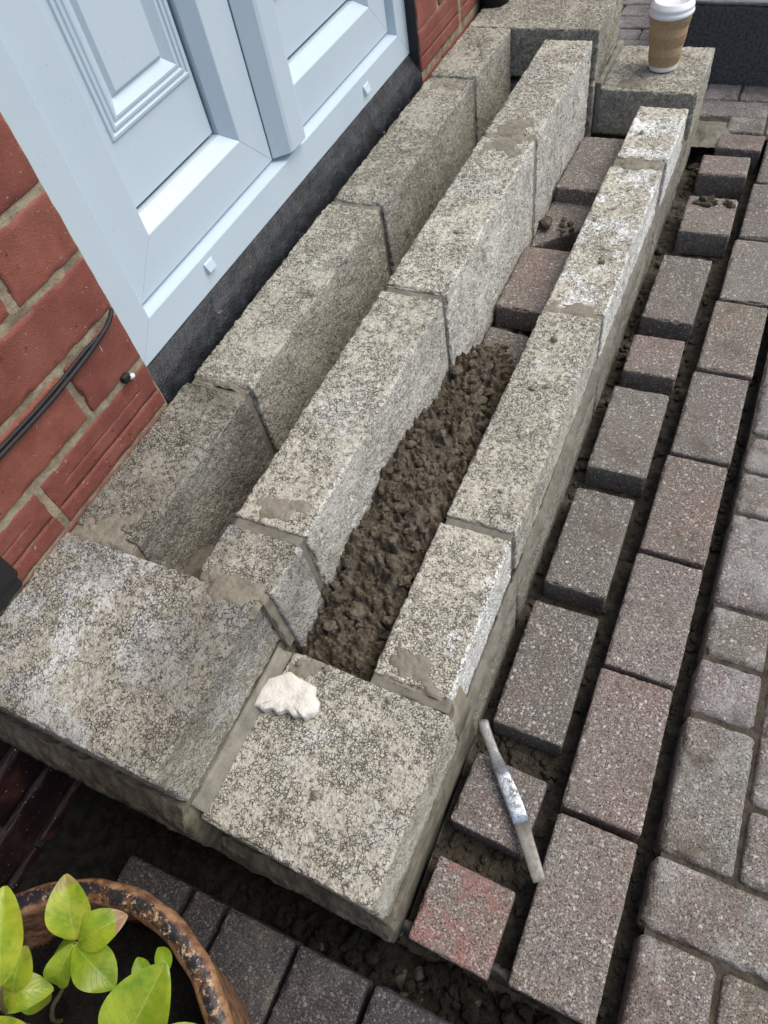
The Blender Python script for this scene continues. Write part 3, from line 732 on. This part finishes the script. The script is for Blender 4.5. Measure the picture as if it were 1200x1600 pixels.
tag(obj('plaster_piece', me, None, (c[0] + .006, c[1] + .002, -.1235), (R(1), R(-2), 0)), label='broken flat piece of white plaster on the lower front slab beside the upper slab', cat='rubble')

# ------------------------------------------------------------------ sand heap between the rows
def zheap(P):
    y = P[:, 1]; x = (P[:, 0] - .1) / .105
    z = np.interp(y, [-.09, -.05, .05, .19, .30, .40, .47, .54, .62, .70, 1.34], [-.150, -.140, -.122, -.112, -.128, -.150, -.152, -.195, -.225, -.24, -.24])
    z = z - .035 * np.clip(x, 0, 2) ** 1.5 + .010 * np.sin(x * 3.1)
    amp = np.interp(y, [.45, .65], [1, .35])
    z += amp * (.022 * (fbm(P, .035, 31) - .5) + .019 * (1 - sstep(0, .8, worley(P, .011, 33))) * sstep(.35, .6, fbm(P, .03, 44)) + .008 * (1 - sstep(.1, .6, worley(P, .006, 37))) - .012 * sstep(.55, .75, fbm(P, .018, 48)) + .012 * (1 - sstep(0, .7, worley(P, .028, 35))) * sstep(.35, .6, fbm(P, .05, 45)) + .008 * (fbm(P, .009, 46) - .5) + .005 * (fbm(P, .005, 39, 2) - .5))
    return z
sh = obj('sand_heap', sheet('sand_heap', .0985, .2135, -.09, 1.34, .0016, zheap, MSAND)); tag(sh, kind='stuff', label='heap of damp brown sand between the middle and front block rows', cat='sand')
pts = []; siz = []
for _ in range(520):
    y = rs.uniform(-.085, .60); x = rs.uniform(.106, .20); s = .0010 + .0060 * rs.rand() ** 3.5
    z = float(zheap(np.array([[x, y, 0.0]]))[0]); pts.append((x, y, z + s * .15)); siz.append(s)
for _ in range(60):
    y = rs.uniform(-.06, .50); x = rs.uniform(.11, .19); s = .006 + .004 * rs.rand(); z = float(zheap(np.array([[x, y, 0.0]]))[0]); pts.append((x, y, z)); siz.append(s)
tag(obj('sand_clods', lumps('clods', pts, siz, MSAND, 8, .8)), kind='stuff', label='clods of damp brown sand on the heap between the block rows', cat='sand')

# ------------------------------------------------------------------ pavers
_pm = {}
def paver_mesh(L, W, T, seed, mat, r=.004, amp=.0009, cell=.0036):
    k = (round(L, 3), round(W, 3), round(T, 3), seed % 4, mat.name, r)
    if k not in _pm: _pm[k] = rough_box('paver_mesh', (W, L, T), mat, cell, r, amp, 'paver', seed)
    return _pm[k]
TINT = {'grey': (.150, .143, .128), 'dark': (.128, .122, .110), 'brown': (.160, .144, .126), 'pink': (.172, .143, .130), 'char': (.036, .037, .041), 'blue': (.162, .160, .158), 'purple': (.148, .134, .125)}
def quadfit(q):
    q = np.array(q, float); cen = q.mean(0); u = ((q[0] - q[3]) + (q[1] - q[2])) / 2; L = np.linalg.norm(u)
    W = (np.linalg.norm(q[0] - q[1]) + np.linalg.norm(q[3] - q[2])) / 2; return cen, L, W, math.atan2(-u[0], u[1])
pr = random.Random(9)
def loose(q, tint, label, ztop=-.3, red=1.0, tilt=(0, 0), L=None, W=None, group='loose block pavers standing in the row along the doorstep', T=.058, mat=MP):
    cen, l, w_, a = quadfit(q); L = L or l; W = W or w_
    me = paver_mesh(L, W, T, pr.randrange(99), mat, .0035)
    o = obj('paver', me, None, (cen[0], cen[1], ztop - T / 2), (tilt[0], tilt[1], a), (*TINT[tint], red))
    return tag(o, label, 'paver', group)
loose(((.328, -.218), (.429, -.217), (.425, -.316), (.327, -.315)), 'pink', 'small square paver with a red stain, nearest the front corner of the doorstep', red=0.0, ztop=-.298)
loose(((.329, -.080), (.427, -.080), (.422, -.177), (.325, -.173)), 'purple', 'small square speckled paver lying under the steel jointing tool', ztop=-.302)
loose(((.333, .167), (.428, .168), (.431, -.034), (.333, -.030)), 'dark', 'dark grey full paver just behind the one under the steel tool', ztop=-.300)
loose(((.335, .394), (.428, .396), (.430, .202), (.335, .204)), 'dark', 'grey paver with a sandy broken right edge, second full one from the steel tool', ztop=-.302)
loose(((.338, .637), (.432, .639), (.437, .440), (.337, .442)), 'grey', 'grey full paver just in front of the reddish half paver', ztop=-.301)
loose(((.337, .777), (.435, .784), (.433, .679), (.343, .676)), 'pink', 'reddish half paver between two grey full pavers in the loose row', ztop=-.298)
loose(((.341, 1.034), (.439, 1.040), (.435, .836), (.341, .830)), 'dark', 'dark grey full paver just behind the reddish half paver', ztop=-.300)
loose(((.351, 1.262), (.453, 1.252), (.457, 1.120), (.353, 1.124)), 'brown', 'brownish short paver with a broken back edge and mortar lumps on top', ztop=-.298)
loose(((.349, 1.432), (.455, 1.429), (.456, 1.350), (.353, 1.349)), 'brown', 'small brown cut paver near the far lower slab, second from the far row end', ztop=-.298)
loose(((.373, 1.538), (.473, 1.531), (.471, 1.473), (.370, 1.462)), 'pink', 'small pinkish cut paver at the far end of the loose row beside grey mortar', ztop=-.3)
# pavers dropped into the cavity between the rows
gc = 'pavers dropped in the gap between the block rows'
loose(((.103, .835), (.203, .838), (.203, .655), (.103, .650)), 'pink', 'reddish paver lying flat in the gap between the middle and front block rows', ztop=-.178, group=gc, T=.05)
loose(((.104, .625), (.196, .612), (.190, .43), (.100, .44)), 'dark', 'dark paver half buried by sand at the far end of the sand heap', ztop=-.205, group=gc, T=.05, tilt=(R(4), R(5)))
bp_ = loose(((.101, 1.030), (.202, 1.030), (.202, .860), (.101, .860)), 'purple', 'diagonally broken paver with crumbs of sand in the gap behind the reddish one', ztop=-.199, group=gc, T=.045, tilt=(R(1), R(1)))
bm_ = bp_.data.copy(); bp_.data = bm_
for v in bm_.vertices:
    if v.co.y < .02: v.co.y += (v.co.x + .05) * 1.0 * min(1, (.02 - v.co.y) / .09)
loose(((.106, 1.245), (.203, 1.245), (.203, 1.018), (.106, 1.022)), 'purple', 'dark purplish paver at the far end of the gap between the block rows', ztop=-.172, group=gc, T=.05, tilt=(R(-3), 0))

def paving(name): return tag(obj(name, None), kind='structure')
def lay(parent, x0, x1, y0, y1, ztop, tint, mat=MP, T=.058, r=.0035, j=.0022, cell=.0038, name='paver'):
    W = x1 - x0 - j; L = y1 - y0 - j
    if W > L: me = paver_mesh(W, L, T, pr.randrange(99), mat, r, cell=cell); ex_ = R(90)
    else: me = paver_mesh(L, W, T, pr.randrange(99), mat, r, cell=cell); ex_ = 0
    t = TINT[tint]; k = pr.uniform(.88, 1.14); t = tuple(min(1, q * k * pr.uniform(.97, 1.03)) for q in t)
    return obj(name, me, parent, ((x0 + x1) / 2 + pr.uniform(-.0008, .0008), (y0 + y1) / 2, ztop - T / 2 + pr.uniform(-.0015, .0015)), (pr.uniform(-.006, .006), pr.uniform(-.006, .006), ex_ + pr.uniform(-.008, .008)), (*t, 1))
pb = paving('pavement')
for (x0, x1, y0, y1, t) in ((.447, .547, -.312, -.110, 'purple'), (.449, .549, -.103, .097, 'pink'), (.452, .551, .101, .299, 'purple'), (.455, .553, .304, .503, 'pink'), (.460, .556, .508, .710, 'grey'), (.463, .560, .720, .916, 'brown'), (.468, .565, .923, 1.122, 'grey'), (.473, .570, 1.126, 1.331, 'dark'), (.478, .575, 1.337, 1.54, 'dark')):
    lay(pb, x0, x1, y0, y1, -.300, t)
# old laid paving on the right: weathered stones, sand in the joints
pc = paving('old_pavement')
C_ = [(.571, .655, -.375, -.199), (.659, .742, -.375, -.20), (.746, .83, -.375, -.20), (.568, .742, -.195, -.112), (.746, .92, -.195, -.112), (.569, .655, -.108, .073), (.570, .652, .077, .160), (.572, .652, .163, .247), (.572, .655, .251, .416), (.574, .656, .420, .503), (.575, .657, .507, .585), (.576, .658, .589, .765), (.578, .66, .77, .94), (.58, .66, .945, 1.03), (.58, .66, 1.035, 1.2), (.58, .66, 1.205, 1.29), (.58, .66, 1.295, 1.47),
      (.659, .742, -.108, -.020), (.659, .742, -.016, .160), (.656, .83, .163, .247), (.659, .742, .251, .416), (.66, .83, .42, .503), (.66, .742, .507, .67), (.66, .742, .675, .85), (.746, .83, -.108, .07), (.746, .83, .075, .16), (.746, .83, .251, .416), (.66, .83, .855, .94), (.66, .83, .945, 1.03)]
for i, (x0, x1, y0, y1) in enumerate(C_):
    lay(pc, x0, x1, y0, y1, -.3005, ('blue' if i % 3 else 'grey') if y0 > .4 else ('brown' if y0 < -.11 else ('blue', 'grey')[i % 2]), MPW, .058, .0075, .0018)
js = sheet('joint_sand', .5745, .95, -.40, 1.53, .003, lambda P: -.3072 + .003 * (fbm(P, .03, 3) - .5) + .003 * (fbm(P, .006, 4) - .5), MSOIL)
obj('joint_sand', js, pc)['kind'] = 'stuff'
# far paving beyond the step, rows running across
pf = paving('far_pavement')
y = 1.545; i = 0
while y < 2.75:
    dpt = .082 if i % 3 else .074; x = -.19 + (.09 if i % 2 else 0) + pr.uniform(-.03, .03); x -= .12
    wdt = .172 if i % 2 else .088
    while x < 1.1:
        if not (x < .33 and y < 1.565 ) and not (x + wdt > .16 and y + dpt > 1.745 and y < 9 and x > .155 and y > 1.74):
            if x > .30 or y > 1.55: lay(pf, x, x + wdt, y, y + dpt, -.302, 'blue' if pr.random() < .7 else 'pink', MPW, .05, .006, .003, .006)
        x += wdt
    y += dpt; i += 1
obj('joint_sand', sheet('joint_sand', -.32, 1.1, 1.53, 2.8, .008, lambda P: -.308 + .002 * (fbm(P, .03, 3) - .5), MSOIL), pf)['kind'] = 'stuff'
MPC = m_paver('charcoal_paver', False, .28)
# front charcoal pavers
pq = paving('front_path')
xs_ = [(-.052, .048), (.053, .1015), (.1065, .2045), (.2085, .3035), (.3085, .4065), (.4110, .509), (.513, .6115)]
for i, (a, b) in enumerate(xs_):
    lay(pq, a, b, -.572, -.3745 + .001 * i, -.302, 'char', MPC, .058, .0045, .002)
    lay(pq, a + .03, b + .03, -.776, -.576, -.302, 'char', MPC, .058, .0045, .002)

# rubble in the trenches
pts = []; siz = []
def trench(x0, x1, y0, y1, n, s0=.002, s1=.008, z=-.354):
    for _ in range(n):
        s = s0 + (s1 - s0) * rs.rand() ** 2; pts.append((rs.uniform(x0, x1), rs.uniform(y0, y1), z + s * .3)); siz.append(s)
trench(.553, .571, -.31, 1.3, 260, .0012, .007); trench(.431, .450, -.31, 1.3, 160, .0012, .006); trench(.315, .334, -.30, 1.4, 200, .0012, .008); trench(.33, .45, 1.26, 1.36, 70); trench(.33, .43, .79, .83, 20)
trench(.33, .44, .64, .68, 20); trench(.33, .43, -.215, -.17, 60); trench(.33, .43, -.08, -.03, 50); trench(.33, .37, 1.36, 1.55, 60, .004, .012)
tag(obj('trench_rubble', lumps('rubble', pts, siz, MSOIL, 9, .7)), kind='stuff', label='dark gravelly sand lumps in the open joints between the pavers', cat='rubble')
pts = []; siz = []
trench(-.15, .6, -.375, -.322, 420, .002, .009, -.352); trench(-.13, .06, -.56, -.33, 260, .002, .008, -.348)
tag(obj('soil_clods', lumps('clods', pts, siz, MDS, 10, .7)), kind='stuff', label='dark clods of soil in the trench in front of the doorstep', cat='soil')
# mortar dumped at the far end and lumps on the short paver
def dome(name, cx, cy, rx, ry, z, h, seed, mat, **k):
    me = sheet(name, -rx, rx, -ry, ry, .003, lambda P: h * sstep(1.0, .2, np.sqrt((P[:, 0] / rx) ** 2 + (P[:, 1] / ry) ** 2) + .5 * (fbm(P, .03, seed) - .5)) - .004 + .006 * (fbm(P, .012, seed + 3) - .5), mat)
    return tag(obj(name, me, None, (cx, cy, z)), **k)
dome('mortar_blob', .352, 1.535, .045, .06, -.302, .012, 5, MM, label='flat blob of grey mortar on the ground at the far end of the loose pavers', cat='mortar')
pts = [(.385, 1.238, -.294), (.398, 1.243, -.292), (.372, 1.228, -.296), (.392, 1.222, -.295), (.43, 1.236, -.296), (.442, 1.228, -.296), (.405, 1.23, -.295)]
tag(obj('mortar_lumps', lumps('lumps', pts, [.013, .011, .009, .009, .008, .009, .008], MSOIL, 12, .7)), kind='stuff', label='lumps of dark mortar on the broken edge of the short brown paver', cat='mortar')
pts = [(.113, .935, -.188), (.118, .925, -.187), (.15, .93, -.192), (.16, .945, -.194), (.155, .915, -.192), (.168, .93, -.194), (.145, .95, -.19)]
tag(obj('sand_crumbs', lumps('lumps', pts, [.013, .010, .006, .006, .005, .005, .005], MSAND, 13, .7)), kind='stuff', label='crumbs of sand on the broken paver in the gap between the rows', cat='sand')

# ------------------------------------------------------------------ dark wall at the back
dw = empty('low_wall', (.8, 1.75, -.31), rot=(0, 0, R(-3.2)), label='low charcoal coloured block wall with a grey top at the upper right', cat='wall')
me = rough_box('wall_mesh', (1.30, .9, .185), MCHAR, .009, .004, .0012, 'paver', 3)
obj('wall_block', me, dw, (0, .452, .0925))
me = rough_box('top_mesh', (1.30, .9, .008), MGREY, .012, .003, .0008, 'paver', 4); obj('screed_top', me, dw, (0, .452, .1895))

# ------------------------------------------------------------------ coffee cup
cup = empty('coffee_cup', (.222, 1.452, -.1225), rot=(0, 0, R(-35)), label='brown corrugated paper coffee cup with a white lid on the far lower slab', cat='cup')
MWHT = m_plain('white_paper', (.80, .80, .80), .5, .4, None, 0, .02); MLID = m_plain('white_lid', (.80, .82, .85), .28, .5, None, 0, .02)
gk = G('kraft_paper', .85, .2); gk.base(gk.mix(gk.ramp(gk.noise(160, 3, .6), .3, .7), (.40, .28, .165), (.48, .35, .215))); MK = gk.m
H = .112
def cr(z): return .0290 + (.0418 - .0290) * z / H
obj('cup_body', lathe('cup_mesh', [(0, .004), (.024, .004), (.0275, .0), (.0292, .0005), (.0296, .003), (cr(.012), .012), (cr(H), H), (cr(H) - .001, H)], MWHT, 72), cup)
prof = [(cr(.0105) + .0008, .0105)] + [(cr(z) + .0014, z) for z in np.linspace(.012, H - .006, 110)] + [(cr(H) + .0005, H - .005)]
def wav(r, z, a):
    m = 0
    for c_, hw in ((.024, .010), (.060, .012), (.096, .010)): m = max(m, 1 - min(1, max(0, (abs(z - c_) - hw * .8) / (hw * .25))))
    return r + m * .0009 * math.sin(a * 62 + 2.6 * math.sin(z * 340))
obj('sleeve', lathe('sleeve_mesh', prof, MK, 620, wav), cup)
lid = [(.0418, H - .006), (.0452, H - .005), (.0462, H - .001), (.0452, H + .002), (.0440, H + .0035), (.0438, H + .007), (.0445, H + .009), (.0440, H + .012), (.0400, H + .015), (.0385, H + .0185), (.0365, H + .0200), (.0345, H + .0192), (.0335, H + .0165), (.0, H + .0160)]
lo = obj('lid', lathe('lid_mesh', lid, MLID, 96), cup)
tabv = rough_box('tab_mesh', (.020, .011, .002), m_plain('pale_tab', (.72, .55, .52), .4), .003, .0009, .0001, 'paver', 4)
obj('sip_tab', tabv, cup, (.014, .020, H + .0178), (0, 0, R(40)))

# ------------------------------------------------------------------ steel jointing tool
pl = [((.3265, -.046, -.272), .0095, .0060), ((.3275, -.048, -.271), .0105, .0062), ((.332, -.055, -.2715), .0108, .0060), ((.342, -.066, -.277), .0100, .0055), ((.352, -.077, -.2835), .0100, .0045), ((.364, -.090, -.288), .0125, .0032), ((.374, -.101, -.2895), .0140, .0028), ((.386, -.114, -.290), .0150, .0026), ((.399, -.129, -.2895), .0155, .0026), ((.411, -.144, -.289), .0145, .0028), ((.422, -.160, -.288), .0132, .0030), ((.434, -.176, -.2870), .0125, .0032), ((.447, -.194, -.2860), .0120, .0032), ((.4505, -.199, -.286), .0105, .0026)]
pl = [(p, w_ * 1.4, t_ * 1.3) for p, w_, t_ in pl]
def bar(name, pl):
    V = []; F = []; n = 14
    for i, (p, w_, t_) in enumerate(pl):
        a = Vector(pl[max(i - 1, 0)][0]); b = Vector(pl[min(i + 1, len(pl) - 1)][0]); d_ = (b - a).normalized()
        s = d_.cross(Vector((0, 0, 1))).normalized(); u = s.cross(d_)
        for k in range(n):
            an = 2 * math.pi * k / n; ca, sa = math.cos(an), math.sin(an)
            ca = math.copysign(abs(ca) ** .7, ca); sa = math.copysign(abs(sa) ** .7, sa)
            V.append(Vector(p) + s * (w_ * .5 * ca) + u * (t_ * .5 * sa + .12 * t_ * 0))
    for i in range(len(pl) - 1):
        for k in range(n): F.append((i * n + k, i * n + (k + 1) % n, (i + 1) * n + (k + 1) % n, (i + 1) * n + k))
    F += [tuple(range(n))[::-1], tuple((len(pl) - 1) * n + k for k in range(n))]
    return poly_mesh(name, V, F, MSTEEL, True)
tool = empty('jointing_tool', pl[0][0], label='worn steel jointing tool leaning across the small speckled paver', cat='tool')
for nm, a, b, m_ in (('shank', 0, 6, .75), ('blade', 5, 10, .0), ('tail', 9, 14, .9)):
    q = bar(nm + '_mesh', pl[a:b]); obj(nm, q, tool, -tool.location, (0, 0, 0), (m_, 0, 0, 1))

# ------------------------------------------------------------------ plant pot
PC = (.117, -.571); PR = .1835; PZ = -.052
pot = empty('potted_plant', (PC[0], PC[1], -.345), label='green leafed shrub in a round brown and black glazed pot', cat='plant')
zb = -.345
prof = [(0, .0), (.115, .0), (.125, .01), (.150, .12), (.168, .22), (.172, .262), (.1775, .270), (.1850, .278), (.1860, .284), (.1840, .2895), (.1790, .2930), (.1720, .2935), (.1655, .2900), (.1630, .2840), (.1625, .270), (.1580, .20), (.150, .15)]
obj('pot', lathe('pot_mesh', prof, MRIM, 144, lambda r, z, a: r + .0009 * math.sin(a * 5) + .0006 * math.sin(a * 23 + z * 50)), pot)
MPS = m_soil('potting_soil', (.004, .004, .0035), (.012, .010, .008), (.05, .042, .03))
so_ = sheet('soil', -.152, .152, -.152, .152, .0035, lambda P: .205 + .012 * (fbm(P, .03, 61) - .5) + .010 * (fbm(P, .009, 63) - .5), MPS, lambda P: P[:, 0] ** 2 + P[:, 1] ** 2 < .155 ** 2)
o = obj('soil', so_, pot); o['kind'] = 'stuff'
def leaf(B, T, w, bend=.12, fold=.25, droop=0.0, yellow=.5, brown=0.0, nrm=None, twist=0, blunt=.55, parent=pot):
    B = Vector(B); T = Vector(T); d_ = T - B; L = d_.length; t = d_ / L
    nn = Vector(nrm) if nrm else (CAM - B).normalized() * .55 + Vector((0, 0, 1)) * .45
    nn = (nn - t * nn.dot(t)).normalized(); nn = Matrix.Rotation(twist, 3, t) @ nn
    s = t.cross(nn).normalized()
    NU, NV = 28, 13; V = []; F = []; uvs = []
    for i in range(NU):
        u = i / (NU - 1)
        wd = w * .5 * (math.sin(math.pi * min(1, (u * .97 + .02)) ** (1 - .35 * (blunt - .5))) ** .72)
        wd = max(wd, .0007)
        for j in range(NV):
            v = (j / (NV - 1)) * 2 - 1
            wave = .020 * L * math.sin(u * 9 + v * 2) * abs(v) ** 2
            P = B + t * (L * u) + s * (wd * v * (1 - .06 * abs(v) * fold)) + nn * (L * bend * math.sin(math.pi * u) - L * droop * u * u + abs(v) ** 1.2 * wd * fold * .9 + wave)
            V.append(P - B); uvs.append((u, v))
    for i in range(NU - 1):
        for j in range(NV - 1):
            a = i * NV + j; F.append((a, a + 1, a + NV + 1, a + NV))
    me = poly_mesh('leaf_mesh', V, F, MLEAF, True)
    ul = me.uv_layers.new(name='UVMap')
    for lp in me.loops: ul.data[lp.index].uv = uvs[lp.vertex_index]
    return obj('leaf', me, parent, B - pot.location, (0, 0, 0), (yellow, brown, 0, 1))
leaf((.1024, -.4351, 0), (.0776, -.3950, .03), .0370, .10, .35, 0, .75, .6)
leaf((.1058, -.4357, 0), (.1365, -.4008, .006), .0320, .14, .30, .05, .35, 1.0)
leaf((.1055, -.4389, 0), (.1545, -.4490, -.004), .0350, .12, .2, .05, .45, 0, blunt=.2)
leaf((.1021, -.4383, 0), (.0965, -.4770, -.025), .0250, .16, .4, .1, .35, 0)
leaf((.1000, -.4360, -.004), (.0790, -.4400, -.02), .0300, .1, .3, .1, .2, 0)
leaf((.1035, -.4370, .0), (.1090, -.4460, -.012), .018, .1, .3, .1, .8, 0)
leaf((.0796, -.4819, .03), (.0450, -.4215, .05), .0380, .08, .3, 0, .8, 0)
leaf((.0500, -.5010, -.02), (.0925, -.4778, -.025), .0310, .2, .25, .1, .7, .0)
leaf((.0754, -.5350, 0), (.1262, -.4926, .03), .0400, .1, .25, 0, .95, 0)
leaf((.2010, -.4800, .03), (.2115, -.4079, .06), .0540, .06, .30, 0, .45, 0)
leaf((.1790, -.4230, -.035), (.1600, -.4140, -.035), .0150, .1, .2, 0, .0, 0)
leaf((.1780, -.4350, -.005), (.1620, -.4230, 0), .0160, .1, .2, 0, .0, 0)
leaf((.2100, -.4720, 0), (.2400, -.4395, 0), .0230, .1, .3, 0, .8, 0)
leaf((.0560, -.4900, -.03), (.0850, -.4940, -.055), .0260, .3, .3, .3, .3, .3)
leaf((.0700, -.4900, -.01), (.0620, -.4600, .0), .030, .2, .3, .2, .6, .2)
obj('stem', tube('stem_mesh', smooth_pts([(.104, -.4362, .002), (.0975, -.452, -.02), (.0893, -.4788, -.05), (.074, -.500, -.08), (.0613, -.518, -.12), (.058, -.52, -.15)]), [.0011] * 5 + [.0016] * 5 + [.0022] * 11, MTWIG, 8), pot, -pot.location)
obj('stem', tube('stem_mesh', smooth_pts([(.0796, -.4819, .03), (.075, -.50, .0), (.068, -.515, -.05), (.06, -.53, -.14)]), .0018, MTWIG, 8), pot, -pot.location)
obj('stem', tube('stem_mesh', smooth_pts([(.2010, -.4800, .03), (.19, -.50, -.02), (.16, -.53, -.14)]), .0020, MTWIG, 8), pot, -pot.location)
